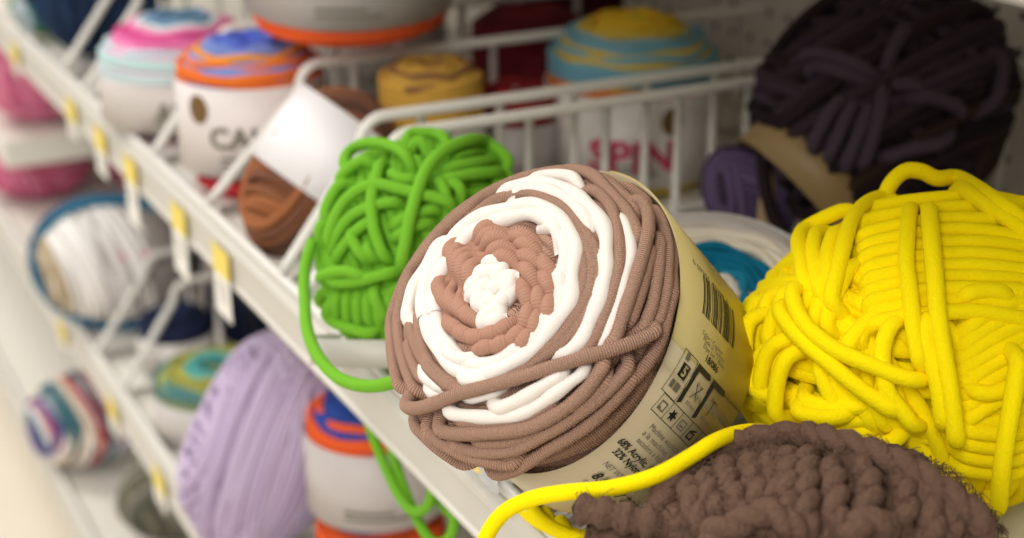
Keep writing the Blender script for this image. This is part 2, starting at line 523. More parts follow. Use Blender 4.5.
# turns of the face, traced turn by turn from the middle outwards (r in face radii, braided strands)
c0 = dome.hit(496, 291)
q0 = ((c0-HE) @ dome.M.T)/dome.rad
def face_ring(mbs, rad, r, lift, cen, braid=0, ph=0.0, turns=3, N=150, a0=0, a1=2*PI, ell=0, eph=0):
    t = np.linspace(a0, a1, N, endpoint=a1-a0 < 6.2)
    rr = rad+braid*np.sin(turns*t+ph)+ell*np.cos(2*(t-eph))
    x = cen[0]+rr*np.cos(t); y = cen[1]+rr*np.sin(t)
    rho = np.minimum(np.sqrt(x*x+y*y), .985); k = rho/np.maximum(np.sqrt(x*x+y*y), 1e-6); x *= k; y *= k
    z = (1-rho**dome.e)**(1/dome.e)
    P = HE+(np.stack([x, y, z], 1)*dome.rad) @ dome.M
    P = P+dome.normal(P)*(lift+r*.55*np.cos(turns*t+ph)*(1 if braid else 0))[:, None]
    mbs.tube(P, r, 0, 10, closed=a1-a0 > 6.2)
HS = .0026
# deep filler turns
for k, rad in enumerate(np.linspace(.12, .97, 15)):
    face_ring(mo, rad, HS*1.05, -HS*1.2, q0[:2]*(1-rad), braid=.008, ph=k, turns=9)
# cream plug in the middle: plump little knots
for k in range(7):
    a = k*2*PI/7+.3; rr = .095
    if k == 6: pass
    c = dome.hit(495+17*math.cos(a)*1.0, 291+19*math.sin(a))
    n = dome.normal(c); tx = unit(np.cross(n, [0, 0, 1])); ty = np.cross(n, tx)
    b0 = a+1.2
    L = .0052
    mw.tube([c+n*(.0016*math.cos(s*1.3))+L*s*(math.cos(b0)*tx+math.sin(b0)*ty) for s in np.linspace(-1, 1, 9)], .0036*np.array([.45, .75, .92, 1, 1, 1, .92, .75, .45]), 0, 10)
for k, (px, py, b0) in enumerate(((489, 277, .2), (503, 276, 1.3), (486, 291, 1.0), (500, 290, .4), (493, 303, 2.2), (506, 303, 1.2), (494, 315, .2), (482, 303, 1.7), (498, 323, .5), (488, 321, 1.4), (512, 290, 1.6), (477, 288, 1.2), (495, 266, .1))):
    c = dome.hit(px, py); n = dome.normal(c); tx = unit(np.cross(n, cU)); ty = np.cross(n, tx)
    mw.tube([c+n*(.0026*math.cos(s*1.3))+.0046*s*(math.cos(b0)*tx+math.sin(b0)*ty) for s in np.linspace(-1, 1, 9)], .0034*np.array([.45, .75, .92, 1, 1, 1, .92, .75, .45]), 0, 10)
# the braided mocha ring round the plug
for j, (rx, ry, cx, cy, ph) in enumerate(((31, 37, 497, 296, 0), (38, 43, 498, 294, 2.6), (45, 50, 498, 293, 4.9), (51, 55, 498, 292, 1.0), (55, 59, 498, 291, 3.3))):
    t = np.linspace(0, 2*PI, 130, endpoint=False)
    T_ = 5+j
    wob = 2.4*np.sin(T_*t+ph)+1.0*np.sin((T_-2)*t+2*ph)
    pts = [dome.hit(cx+(rx+w_)*math.cos(a), cy+(ry+w_)*math.sin(a)) for a, w_ in zip(t, wob)]
    pts = np.array(pts); n = dome.normal(pts)
    P = pts+n*(HS*.75*np.cos(T_*t+ph)+HS*.25)[:, None]
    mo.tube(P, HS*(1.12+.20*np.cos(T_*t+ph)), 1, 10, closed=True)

M_, W_ = mo, mw
def hs(mbx, pts, lift=1.0, r=1.0, sink=True, ends=(1, 1)):
    trace(mbx, dome, pts, HS*r, HS*lift, sink=sink, ends=ends, lump=.16 if mbx is mw else .05, post=tuck)
# first white ring: two plump strands side by side
w1 = [(431,317),(427,297),(431,279),(442,260),(455,246),(468,231),(486,222),(508,214),(530,208),(544,211),(556,221),(566,235),(571,250),(568,264),(566,279),(568,297),(562,310),(550,323),(535,342),(515,355),(492,367),(472,370),(456,364),(445,353),(437,340)]
cx_, cy_ = 500, 290
for s, k, ph in ((-4.8, 0, 0), (5.0, 1, 2.6)):
    pts = []
    for i, (x, y) in enumerate(w1+w1[:1]):
        d = unit((x-cx_, y-cy_)); w_ = s*(1+.35*math.sin(i*.9+ph))
        pts.append((x+d[0]*w_, y+d[1]*w_))
    hs(W_, pts, .75+.35*k, 1.25, sink=False)
# lumps where the white strands cross each other
for pts in ([(438,338),(446,352),(462,360),(480,362)], [(451,370),(465,380),(482,380),(500,371)], [(543,214),(558,228),(566,244)], [(560,262),(560,280),(566,298)]):
    hs(W_, pts, 1.7, 1.15)
# second mocha band (two strands)
b2 = [(417,300),(419,320),(420,338),(426,357),(436,371),(451,381),(468,385),(490,379),(513,368),(536,356),(555,343),(570,326),(582,307),(590,290),(593,272),(591,257),(584,243),(573,228),(561,212),(548,200),(532,194),(514,196),(498,202),(483,212),(468,224),(456,237)]
hs(M_, b2, .55)
hs(M_, [(x+(5 if x > 500 else -2)*(1 if 220 < y < 330 else .3), y-4 if y < 290 else y+5) for x, y in b2[2:22]], .45)
hs(M_, [(574,240),(583,256),(585,275),(581,293),(572,312),(556,331),(540,347)], .5, .95)
hs(M_, [(539,203),(556,213),(571,230),(583,250)], .9, .95)
hs(M_, [(456,232),(474,216),(489,204),(503,197),(522,192)], .95, 1.0)
hs(M_, [(408,306),(410,325),(416,345),(426,364),(440,378),(456,388)], .5)
hs(M_, [(427,316),(432,333),(437,346)], .2, .8)
# second white ring
w2 = [(492,200),(510,189),(536,183),(558,186),(576,195),(590,208),(601,221),(607,236),(606,250),(607,264),(605,279),(602,295),(596,309),(590,322),(582,341),(566,354),(552,363)]
hs(W_, w2, 1.0, 1.25)
hs(W_, [(520,184),(540,177),(556,175),(574,178),(590,184)], .6, 1.1)
hs(W_, [(505,196),(530,189),(556,193),(574,205),(588,220),(598,234)], .95, 1.15)
hs(W_, [(598,240),(601,262),(599,282),(592,303),(582,324)], .7, .8)
hs(W_, [(407,334),(407,318),(410,299),(417,282),(430,260),(441,243),(452,230)], 1.0, 1.15)
hs(W_, [(434,262),(447,246),(462,233)], .9, .8)
# mocha between the white rings at the right
hs(M_, [(580,181),(600,194),(611,207),(617,226),(620,245),(620,263),(617,279),(613,295),(607,310),(600,329),(590,347),(572,362)], 1.1)
hs(W_, [(615,205),(621,217),(627,231),(631,248),(630,260),(625,276),(621,295),(616,310),(611,327),(603,342),(590,358)], .95, 1.0)
hs(M_, [(548,168),(570,169),(592,174),(605,187),(621,204),(632,219),(638,236),(641,252)], 1.2, 1.05)
hs(M_, [(585,172),(606,180),(622,194),(636,210),(644,226)], .9)
hs(M_, [(626,190),(638,197),(646,207),(649,222),(646,243),(639,268),(632,290),(624,313),(616,337),(606,356)], 2.1, 1.05)
hs(M_, [(655,235),(652,250),(646,271),(639,299),(633,315),(626,335)], 1.0)
hs(M_, [(655,222),(660,240),(659,262),(657,279),(653,303),(646,322),(636,342)], 1.0)
hs(M_, [(650,196),(662,220),(668,246),(667,271),(666,292),(660,315),(650,337)], .9)
hs(M_, [(659,204),(671,232),(676,260),(674,287),(668,312),(660,342),(647,364),(630,383),(608,400)], .8)
hs(M_, [(612,178),(632,188),(648,203),(656,216)], .6)
# left and top rim
hs(M_, [(404,402),(398,385),(393,360),(391,338),(390,322),(395,295),(404,270),(420,250),(436,233),(455,214),(475,199),(505,179),(536,168),(553,164),(572,162),(592,168)], 1.0, 1.0)
hs(M_, [(420,404),(412,385),(404,362),(399,340),(398,318),(403,294),(411,273),(424,254),(442,232),(467,210),(489,193),(513,181),(540,172)], .7)
hs(M_, [(428,392),(416,370),(409,352),(404,330)], .8, .9)
# lower left whites
hs(W_, [(414,362),(420,370),(430,380),(443,390),(456,395)], .8, 1.15)
hs(W_, [(420,380),(428,390),(440,397),(452,400)], .6, 1.1)
hs(M_, [(416,352),(428,368),(444,383),(462,391),(480,389)], 1.2)
hs(M_, [(430,372),(446,386),(466,392),(490,388),(512,378)], 1.0)
hs(W_, [(455,402),(470,399),(489,394),(512,386)], .7, .9)
# the long strand across the front
hs(M_, [(398,392),(401,404),(410,409),(424,407),(441,401),(458,394),(489,386),(521,377),(553,367),(585,357),(611,350),(639,340),(658,330),(669,320)], 2.4, 1.1)
hs(W_, [(434,410),(446,413),(460,415),(482,417),(505,418),(518,415),(537,406),(561,389),(582,374),(597,364)], 1.6, 1.05)
hs(W_, [(484,416),(505,406),(521,399),(535,391),(552,380),(575,371)], 1.9, 1.1)
hs(M_, [(500,411),(520,404),(538,395),(556,385)], .8, .8)
hs(M_, [(444,422),(470,424),(500,425),(525,420),(545,409),(566,394)], 1.1, .9)
hs(M_, [(427,419),(434,428),(448,433),(474,434),(513,431),(538,424),(562,411),(580,397),(594,381),(603,366),(614,352)], 1.9, 1.1)
hs(M_, [(440,435),(456,446),(477,452),(508,452),(526,445),(545,435),(566,423),(588,408),(608,391),(624,373),(638,352)], 1.5)
hs(M_, [(462,441),(478,443),(500,443),(522,439),(548,428),(576,412)], 1.0)
hs(M_, [(417,416),(424,428),(436,440),(450,448),(467,457),(489,462),(512,465),(530,459)], 1.7)
hs(M_, [(404,412),(412,423),(424,436),(440,450),(460,464),(480,471)], .8, .95)
hs(M_, [(478,474),(494,475),(513,471),(530,461),(552,447),(580,431),(602,413),(622,392),(643,367)], 1.2, 1.05)
hs(M_, [(540,455),(565,441),(590,424),(612,403)], .4)
hs(M_, [(560,415),(585,404),(603,388),(618,368)], 1.3)
hs(M_, [(470,460),(500,458),(530,447)], .9)
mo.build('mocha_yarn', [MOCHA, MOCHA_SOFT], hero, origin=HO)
mw.build('white_yarn', CREAM, hero, origin=HO)

# the paper band: a thin sleeve with an overlapping flap
BAND = mat('cream paper band', (196, 181, 146), .42, mottle=.03, bscale=60)
FLAP_BOUNCE = mat('cream paper flap bounce tinted', (196, 179, 116), .38, mottle=.03, bscale=60)  # yellow bounce from the neighbouring skein is put into the flap's colour
def sleeve(mbx, c, w, a, b_, R, L, p0, p1, th, n=96, u0=0.0):
    ph = np.linspace(p0, p1, n)
    V = []
    for rr in (R, R+th):
        for u in (u0, L):
            V += [c+w*(u(p) if callable(u) else u)+rr*(math.cos(p)*a+math.sin(p)*b_) for p in ph]
    F_ = []
    for i in range(n-1):
        F_ += [[i, i+1, n+i+1, n+i], [2*n+i, 3*n+i, 3*n+i+1, 2*n+i+1], [i, 2*n+i, 2*n+i+1, i+1], [n+i, n+i+1, 3*n+i+1, 3*n+i]]
    F_ += [[0, n, 3*n, 2*n], [n-1, 3*n-1, 4*n-1, 2*n-1][::-1]]
    F_[-1] = [n-1, 2*n+n-1, 3*n+n-1, n+n-1]
    mbx.add(V, F_)
def band_uv(px, py):
    """where a pixel meets the band: (along the axis, angle)"""
    d = ray(px, py); o = CAM-HB
    dp = d-HW*np.dot(d, HW); op = o-HW*np.dot(o, HW)
    A = dp@dp; B = 2*dp@op; C = op@op-HBR*HBR
    t = (-B-math.sqrt(max(0, B*B-4*A*C)))/(2*A)
    P = o+d*t
    return P@HW, math.atan2(P@hb, P@ha)
def bfn(px, py, lift=.0006):
    """flat (x along the axis, y up) -> the band, starting at the point seen at this pixel"""
    u0, p0 = band_uv(px, py)
    def fn(V):
        R = HBR+lift
        u = u0+V[:, 0]; p = p0+SGN*V[:, 1]/HBR
        return HB+u[:, None]*HW+R*(np.cos(p)[:, None]*ha+np.sin(p)[:, None]*hb)
    return fn
_a = band_uv(640, 440)[1]; _b = band_uv(690, 370)[1]
SGN = 1 if math.sin(_b-_a) > 0 else -1
pf = band_uv(671, 338)[1]
m = MB(); sleeve(m, HB, HW, ha, hb, HBR-.0004, HL, 0, 2*PI*.99999, .0004, u0=skew)
band = m.build('paper_band', BAND, hero, origin=HO)
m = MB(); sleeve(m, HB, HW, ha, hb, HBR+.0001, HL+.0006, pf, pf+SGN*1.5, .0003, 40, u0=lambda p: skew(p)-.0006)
m.build('band_flap', FLAP_BOUNCE, band, origin=HO)
def pxm(d=.655): return d/F
S = .655/F*1.15
mp_ = MB(); mg = MB(); mbar = MB()
letter(mp_, '68% Acrylic, Acrylique', .0034, bfn(616, 441), bold=.00018)
letter(mp_, '32% Nylon, Nylon', .0034, bfn(611, 451), bold=.00018)
letter(mg, 'Machine washable / Lavable', .0026, bfn(648, 427), width=.040)
letter(mg, 'a la machine, tumble dry', .0026, bfn(641, 433), width=.040)
letter(mg, 'secadora a baja temperatura', .0026, bfn(635, 440), width=.040)
letter(mg, 'NET WT./ POIDS', .0028, bfn(602, 463))
letter(mp_, '8.8 oz / 250 g', .0050, bfn(590, 475), bold=.0003, width=.040)
letter(mg, '106 yds / 97 m', .0026, bfn(582, 480), width=.036)
# barcode
widths = [2,1,1,2,3,1,2,1,1,3,1,2,2,1,1,1,3,2,1,2,1,1,2,3,1,1,2,1,3,1,2,1,1,2,1,3,2,1,1,2]
f_ = bfn(701, 313); x = 0
bw = .031/sum(widths)
for i, w_ in enumerate(widths):
    if i % 2 == 0: rect(mbar, x, 0, x+w_*bw, .0185, f_, n=4)
    x += w_*bw
letter(mbar, '0 57355 43198 6', .0030, bfn(692, 264), width=.034)
letter(mg, 'Color / Couleur', .0019, bfn(701, 333), width=.019)
letter(mg, 'Made in Turkiye', .0019, bfn(702, 340), width=.019)
letter(mg, 'Dye lot / Bain', .0019, bfn(702, 347), width=.019)
letter(mp_, '18/086', .0030, bfn(704, 361), bold=.00015)
# gauge panel: weight 5 box, then two needle panels with black corners
f_ = bfn(660, 388); H_ = .0190
frame_rect(mp_, 0, 0, .0115, H_, .0003, f_)
rect(mp_, .0030, .0085, .0088, .0145, f_)
m5 = MB(); letter(m5, '5', .0042, bfn(660, 388, .0009), bold=.0003)
V5 = m5
rect(mg, .0026, .0155, .0052, .0185, f_); rect(mg, .0022, .0030, .0046, .0065, f_); rect(mg, .0056, .0030, .0090, .0065, f_)
for k in range(2):
    x0 = .0125+k*.0138
    f2 = f_
    poly(mp_, [(x0, .0005), (x0+.0024, .0020), (x0+.0024, H_-.0024), (x0, H_)], f2)
    for j in range(4):
        rect(mp_, x0+.0001+j*.0026, H_-.0027, x0+.0001+(j+1)*.0026, H_-.0002, f2, n=3)
    poly(mp_, [(x0+.0105, H_-.0027), (x0+.0120, H_-.0018), (x0+.0105, H_-.0002)], f2)
    letter(mg, '8.0 mm', .0018, lambda V, x=x0: f_(V+[x+.0048, .0028]))
    letter(mp_, '10 cm', .0016, lambda V, x=x0: f_(V+[x+.0050, H_-.0075]))
    # crossed needles / hook
    if k == 0:
        poly(mp_, [(x0+.0050, .0060), (x0+.0055, .0060), (x0+.0098, .0120), (x0+.0093, .0120)], f2)
        poly(mp_, [(x0+.0093, .0060), (x0+.0098, .0060), (x0+.0055, .0120), (x0+.0050, .0120)], f2)
    else:
        rect(mp_, x0+.0070, .0055, x0+.0074, .0122, f2, n=3); rect(mp_, x0+.0062, .0119, x0+.0082, .0123, f2, n=3)
    letter(mg, '9 st', .0018, lambda V, x=x0: f_(V+[x+.0095, .0070]))
# care symbols row
f3 = bfn(649.5, 408); cw = .0086
for k in range(5):
    frame_rect(mp_, k*cw, 0, (k+1)*cw+.0003, .0085, .0003, f3)
g3 = lambda k: (lambda V: f3(V+[k*cw, 0]))
frame_rect(mg, .0020, .0020, .0066, .0062, .0006, g3(0)); rect(mg, .0020, .0020, .0040, .0035, g3(0))
poly(mp_, [(.0043+(.0030 if i % 2 == 0 else .0014)*math.cos(i*PI/6), .0042+(.0030 if i % 2 == 0 else .0014)*math.sin(i*PI/6)) for i in range(12)], g3(1))
frame_rect(mg, .0020, .0020, .0066, .0062, .0005, g3(2)); rect(mg, .0030, .0032, .0056, .0040, g3(2), n=3)
frame_rect(mp_, .0020, .0018, .0060, .0052, .0007, g3(3)); poly(mp_, [(.0020, .0052), (.0052, .0066), (.0066, .0066), (.0036, .0046)], g3(3))
for cx2, cy2 in ((.0030, .0042), (.0056, .0042)):
    for j in range(10):
        a0_, a1_ = j*PI/5, (j+1)*PI/5
        poly(mp_, [(cx2+.0015*math.cos(a0_), cy2+.0015*math.sin(a0_)), (cx2+.0015*math.cos(a1_), cy2+.0015*math.sin(a1_)), (cx2+.0010*math.cos(a1_), cy2+.0010*math.sin(a1_)), (cx2+.0010*math.cos(a0_), cy2+.0010*math.sin(a0_))], g3(4))
mp_.build('black_lettering', INK, band, smooth=False, origin=HO)
mg.build('grey_lettering', INK_GREY, band, smooth=False, origin=HO)
mbar.build('barcode', INK, band, smooth=False, origin=HO)
m5 = MB(); f5 = bfn(660, 388, .0010); letter(m5, '5', .0044, lambda V: f5(V+[.0044, .0092]), bold=.0004)
m5.build('weight_number', BAND, band, smooth=False, origin=HO)

#@@GREEN@@
# ------------------------------------------------------------------ green skein
GREEN = yarn('bright green', (112, 174, 46), mottle=.12, bump=.6, bscale=1000, sheen=.3)
GD = .83
gc = at(423, 263, d=GD)+np.array([0, 0, .006])
gb = Body(gc, [cR+.15*cU, unit(cU-.15*cR), -cF], (.0555, .0570, .053), 2.2)
gs = empty('yarn_skein', (gc[0], gc[1], 0), 'bright green chunky yarn ball slumped behind the mocha cake on the shelf edge', 'yarn')
GO = np.array(gs.location)
g = MB(); core(g, gb, .86)
r = .0030
gr = np.random.default_rng(3)
wind(g, gb, r, (.2, 1, .1), -1.2, 1.2, -.6*r, rng=gr)
wind(g, gb, r, (1, .3, .3), -.9, .9, .1*r, rng=gr)
wind(g, gb, r, (.8, -.6, .5), -.15, .75, .8*r, arc=(0, 4.6), rng=gr)
wind(g, gb, r, (-.5, .9, .6), -.5, .35, 1.1*r, arc=(2, 6), rng=gr)
wind(g, gb, r, (-.1, .6, .8), -.2, .4, 1.5*r, arc=(3.2, 6.2), rng=gr)
def gt(pts, lift=2.6, rr=1.06): trace(g, gb, pts, r*rr, r*lift, step=3)
gt([(526,163),(512,148),(492,141),(472,140),(446,149),(428,167),(418,190),(410,219),(404,250),(398,276)], 4.0, 1.15)
gt([(340,176),(343,162),(351,149),(368,143),(389,145),(405,154),(416,168)], 3.4)
gt([(324,255),(332,224),(347,198),(373,184),(399,189),(416,193),(436,198),(464,206)], 3.2)
gt([(381,150),(378,172),(372,193),(373,224),(382,252),(392,268)], 3.0)
gt([(386,160),(390,171),(399,179),(412,179),(426,174)], 2.6)
gt([(434,166),(438,178),(446,194),(449,212)], 2.6)
gt([(440,178),(452,181),(462,190),(468,203)], 2.8)
gt([(430,180),(450,178),(472,174),(498,172),(516,172)], 2.3)
gt([(436,168),(460,165),(490,161),(520,163)], 2.2)
gt([(440,160),(470,153),(496,151),(518,156)], 2.0)
gt([(326,262),(336,236),(350,217),(372,206),(408,199)], 2.4)
gt([(384,231),(402,219),(424,211),(448,206)], 2.2)
gt([(386,244),(404,231),(424,223),(440,220)], 2.2)
gt([(330,270),(341,250),(358,229),(380,215)], 2.2)
gt([(344,222),(352,240),(364,258),(372,268)], 2.8)
gt([(360,236),(368,252),(380,266)], 2.6)
gt([(330,190),(345,172),(362,160),(378,156)], 2.6)
gt([(322,230),(326,208),(338,186),(350,172)], 2.5)
gt([(316,250),(320,228),(328,210)], 2.2)
gt([(396,140),(410,132),(426,129),(444,136),(458,142)], 2.4)
gt([(402,146),(418,140),(436,150)], 2.8)
gt([(416,131),(428,140),(436,152)], 3.0)
gt([(404,150),(418,160),(430,166)], 2.4)
gt([(308,287),(317,279),(330,273),(348,271),(363,278),(372,284)], 3.4)
gt([(318,268),(330,281),(344,283),(363,280),(384,274),(404,270)], 3.0)
gt([(366,282),(376,300),(384,316),(390,330)], 3.2)
for k in range(6):
    x = 335+k*10.5
    gt([(x-2, 284), (x+1, 300), (x+2, 318), (x+6, 336)], 2.0)
gt([(327,296),(325,311),(331,321),(346,327),(368,333),(384,334)], 3.0)
gt([(340,334),(356,343),(372,351),(394,360)], 2.2)
gt([(322,285),(316,300),(326,316)], 2.0)
# tail that droops over the shelf edge
tp = [at(313,240,d=.80), at(306,262,d=.795), at(304,282,d=.790), at(305,305,d=.78), at(307,329,d=.765), at(316,353,d=.748), at(333,374,d=.73), at(353,384,d=.712), at(376,386,d=.70), at(398,380,d=.692), at(412,370,d=.70)]
g.tube(smooth(spline(tp, 8), 2), r*1.05, 0, 10)
g.build('green_yarn', GREEN, gs, origin=GO)
# its pale paper band, mostly hidden underneath
m = MB(); bc = at(420, 330, d=.80)
sleeve(m, gc-cU*.049-cR*.014, -cU, cR, cF, .046, .0105, 0, 2*PI*.9999, .0005, 60, u0=-.004)
m.build('paper_band', mat('grey paper', (186, 182, 170), .5, mottle=.03, bscale=40), gs, origin=GO)

# loops of the same green hanging under the shelf edge
lp = MB()
for k, (dx, yy, dz) in enumerate(((.004, .715, .060), (.010, .700, .074), (.016, .690, .052))):
    P = spline([(.014+dx, yy+.035, -.0135), (.010+dx, yy+.030, -.032), (.010+dx, yy+.004, -.016-dz*.75), (.012+dx, yy-.030, -.020-dz), (.014+dx, yy-.056, -.014-dz*.8), (.017+dx, yy-.044, -.034), (.018+dx, yy-.030, -.0135)], 8)
    lp.tube(P, .0030, 0, 8)
lo = lp.build('yarn_loop', GREEN, None, origin=(.02, .70, -.0135))
tag(lo, 'loose bright green yarn loops dangling below the shelf edge above the orange rimmed cake', 'yarn')

#@@YELLOW@@
# ------------------------------------------------------------------ yellow skein
YELLOW = yarn('bright yellow', (255, 228, 2), bump=.7, bscale=700, sheen=.35, mottle=.06)
YD = .69
yc = at(948, 355, d=YD)+np.array([0, 0, .0015])
yx = unit([1, -.10, 0]); yz = np.array([0, 0, 1.0]); yy_ = np.cross(yz, yx)
yb = Body(yc, [yy_, yz, yx], (.0680, .0655, .0955), 2.25)
ys = empty('yarn_skein', (yc[0], yc[1], 0), 'bright yellow plush yarn skein, large, at the right edge of the shelf', 'yarn')
YO = np.array(ys.location)
g = MB(); core(g, yb, .91)
r = .0035
yr = np.random.default_rng(5)
wind(g, yb, r, (.1, 1, .15), -1.2, 1.2, -.7*r, rng=yr)
wind(g, yb, r, (.15, .25, 1), -.75, .6, 0, rng=yr)
wind(g, yb, r, (.1, .35, .9), -1.0, -.25, .6*r, arc=(0, 4.5), rng=yr)
def yt(pts, lift=2.2, rr=1.0, **k): return trace(g, yb, pts, r*rr, r*lift, step=4, **k)
# long parallel turns along the top and the right
for k in range(11):
    y0 = 203+k*11.5
    yt([(842+k*1.5, y0+16+yr.normal()*2), (872, y0+5+yr.normal()), (905, y0-1), (945, y0-6+yr.normal()), (985, y0-6), (1024, y0-1+yr.normal()*2), (1060, y0+8)], 1.5+.25*yr.normal(), .98)
for k in range(8):   # fan at the lower right
    y0 = 312+k*13
    yt([(950, y0+26), (968, y0+16), (990, y0+2), (1024, y0-14), (1060, y0-24)], 1.4+.2*yr.normal())
for k in range(6):
    y0 = 402+k*13
    yt([(944, y0-6), (970, y0+3), (1000, y0+6), (1040, y0+2)], 1.2+.2*yr.normal())
# left flank
for k in range(7):
    x0 = 846-k*15; 
    yt([(x0+12-k*2, 250+k*6), (x0-6, 285+k*5), (x0-18, 315+k*5), (x0-22+k*2, 345+k*4)], 1.2+.2*yr.normal())
for k in range(6):
    yt([(812-k*13, 330+k*2), (784-k*9, 352+k*3), (768-k*5, 384+k), (762-k*2, 418)], 1.2+.2*yr.normal())
for k in range(5):
    yt([(786+k*4, 392+k*13), (815, 404+k*12), (850, 408+k*13), (880, 402+k*14)], 1.1+.2*yr.normal())
for k in range(6):
    yt([(816+k*15, 346+k*6), (822+k*15, 375+k*5), (836+k*15, 408+k*4), (846+k*16, 440)], 1.2+.2*yr.normal())
for k in range(6):
    yt([(896-k*3, 296+k*4), (874-k*5, 312+k*6), (860-k*6, 336+k*6), (856-k*6, 358+k*6)], 1.5+.2*yr.normal())
# the strands on top, one by one
yt([(900,180),(881,194),(860,208),(850,224),(844,245),(836,277),(830,300),(829,320)], 2.8)
yt([(842,214),(834,232),(827,258),(829,288),(834,304)], 2.4)
yt([(824,214),(816,230),(813,259),(821,291),(822,312)], 2.2)
yt([(862,201),(839,206),(812,219),(798,236),(802,268),(805,300)], 2.6)
yt([(790,270),(791,290),(799,316),(820,339),(844,354),(874,366),(900,377),(934,384)], 3.4)
yt([(772,290),(779,312),(799,337),(826,360),(850,381),(874,399),(898,415),(906,424)], 3.0)
yt([(756,300),(746,333),(746,366),(758,393),(774,406)], 2.6)
yt([(801,340),(785,360),(777,384),(775,414),(778,436)], 2.8)
yt([(796,331),(770,348),(761,375),(757,416)], 2.4)
yt([(780,402),(790,407),(805,415),(838,418),(856,414)], 2.6)
yt([(906,308),(888,330),(882,357),(888,393),(906,416),(921,442)], 2.8)
yt([(912,188),(908,225),(906,264),(909,285),(915,339),(924,380)], 3.4)
yt([(928,188),(930,225),(935,277),(936,297),(941,339),(949,384),(955,429),(958,460)], 4.2, 1.05)
yt([(930,302),(926,315),(926,345),(935,372),(941,405),(945,442)], 3.4)
yt([(855,470),(866,452),(880,446),(898,440),(908,428)], 2.2)
yt([(957,388),(970,390),(989,394),(1010,388),(1022,380)], 2.4)
yt([(947,301),(965,294),(989,290),(1024,297)], 2.4)
yt([(1022,340),(1018,366),(1012,405),(1006,440),(1001,480),(997,530)], 5.6, 1.05)
# loop that stands clear of the ball
lp = [yb.hit(862,210)+cU*.001]
tops = [(876,199,.004),(888,186,.010),(904,178,.013),(922,177,.012),(939,184,.009),(961,202,.0085),(987,222,.0085),(1014,240,.008),(1040,256,.004)]
for px, py, q in tops:
    P = yb.hit(px, py); lp.append(P+yb.normal(P)*q*1.35)
g.tube(smooth(spline(lp, 8), 2), r*1.05, 0, 10)
yt([(944,184),(952,181),(974,197),(1000,214),(1024,229),(1050,246)], 3.0, 1.1)
yt([(950,178),(968,184),(984,196),(994,208)], 2.0)
yt([(984,214),(1000,206),(1024,204),(1050,206)], 2.6, 1.1)
yt([(1000,226),(1024,216),(1050,216)], 2.2)
g.build('yellow_yarn', YELLOW, ys, origin=YO)
# the tail lying across the paper band and hooking over the shelf edge
tl = MB()
tp = [at(830,470,d=.665), at(790,440,d=.63), at(752,431,d=.595), at(718,440,d=.572), at(690,457,d=.563), at(655,476,d=.556), at(612,488,d=.555), at(570,492,d=.558), at(538,497,d=.566), at(512,507,d=.573), at(496,521,d=.578), at(485,540,d=.580), at(478,565,d=.58)]
tl.tube(smooth(spline(tp, 8), 2), r*.88, 0, 12)
# slack strands lying on the shelf under the band
for k in range(4):
    z = .0042+.003*(k % 2)
    P = [at(512+k*16, 494+k*9, z=z), at(530+k*14, 515+k*8, z=z), at(556+k*13, 530+k*6, z=z+.002), at(592+k*10, 538+k*5, z=z), at(640+k*5, 536+k*9, z=z)]
    tl.tube(smooth(spline(P, 8), 2), r*.95, 0, 10)
tl.build('yarn_tail', YELLOW, ys, origin=YO)
# white paper band end with a red mark
m = MB(); lc = yb.c+yx*.085
sleeve(m, yb.c, yx, yy_, yz, .0640, .125, 0, 2*PI*.9999, .0005, 72, u0=.088)
bnd = m.build('paper_band', PAPER, ys, origin=YO)

#@@BROWN@@
# ------------------------------------------------------------------ brown chunky skein in front
BROWN = yarn('chunky brown', (100, 77, 64), bump=.9, bscale=500, sheen=.5, mottle=.3, bdist=.002)
bc = at(818, 588, d=.567)+np.array([0, 0, .004])
bx = unit(cR+.05*cF); 
bb = Body(bc, [unit(cF*[1, 1, 0]), [0, 0, 1], bx], (.050, .0445, .064), 2.1)
bs = empty('yarn_skein', (bc[0], bc[1], 0), 'fuzzy brown thick twisted yarn skein at the bottom in front of the yellow one', 'yarn')
BO = np.array(bs.location)
g = MB(); core(g, bb, .86)
r = .0056; TW = .026
br = np.random.default_rng(11)
wind(g, bb, r, (.05, .1, 1), -1.25, 1.25, -.8*r, rng=br, gap=1.8, lump=.15, N=90, jit=.4)
wind(g, bb, r*.95, (.25, -.1, 1), -.8, .9, .2*r, rng=br, gap=2.6, lump=.12, N=90, arc=(0, 5.2), jit=.4)
def bt(pts, lift=1.4, rr=1.0, tw=0): trace(g, bb, pts, r*rr, r*lift, step=3.5, twist=tw, lump=.17, seg=12, lfreq=1.9)
bt([(655,528),(657,508),(668,488),(690,464),(712,447),(744,438),(777,434),(804,434),(828,439),(856,446),(880,456),(908,468),(932,482),(954,498),(978,518),(998,540)], 1.5, .95, .020)
for pts in ([(700,462),(706,480),(714,506),(722,530)], [(718,450),(724,465),(731,488),(740,512),(746,540)], [(744,444),(749,462),(755,484),(762,510),(768,540)],
            [(765,442),(769,462),(774,486),(776,512),(776,540)], [(787,440),(788,462),(788,490),(788,540)], [(806,440),(807,470),(806,500),(805,540)],
            [(826,452),(832,470),(836,500),(834,540)], [(848,454),(862,466),(870,484),(868,506),(858,534)], [(882,462),(896,474),(905,494),(906,530)],
            [(908,474),(924,490),(932,515),(934,545)], [(684,470),(690,492),(697,515),(704,540)], [(936,492),(950,512),(958,540)]):
    bt(pts, .8+.2*br.normal(), .92, .019)
bt([(690,538),(725,528),(751,519),(767,511),(786,520),(800,538)], 1.9, .9, .02)
bt([(668,500),(676,520),(682,545)], .8)
bt([(842,540),(860,522),(884,520),(900,536)], 1.6, .9, .02)
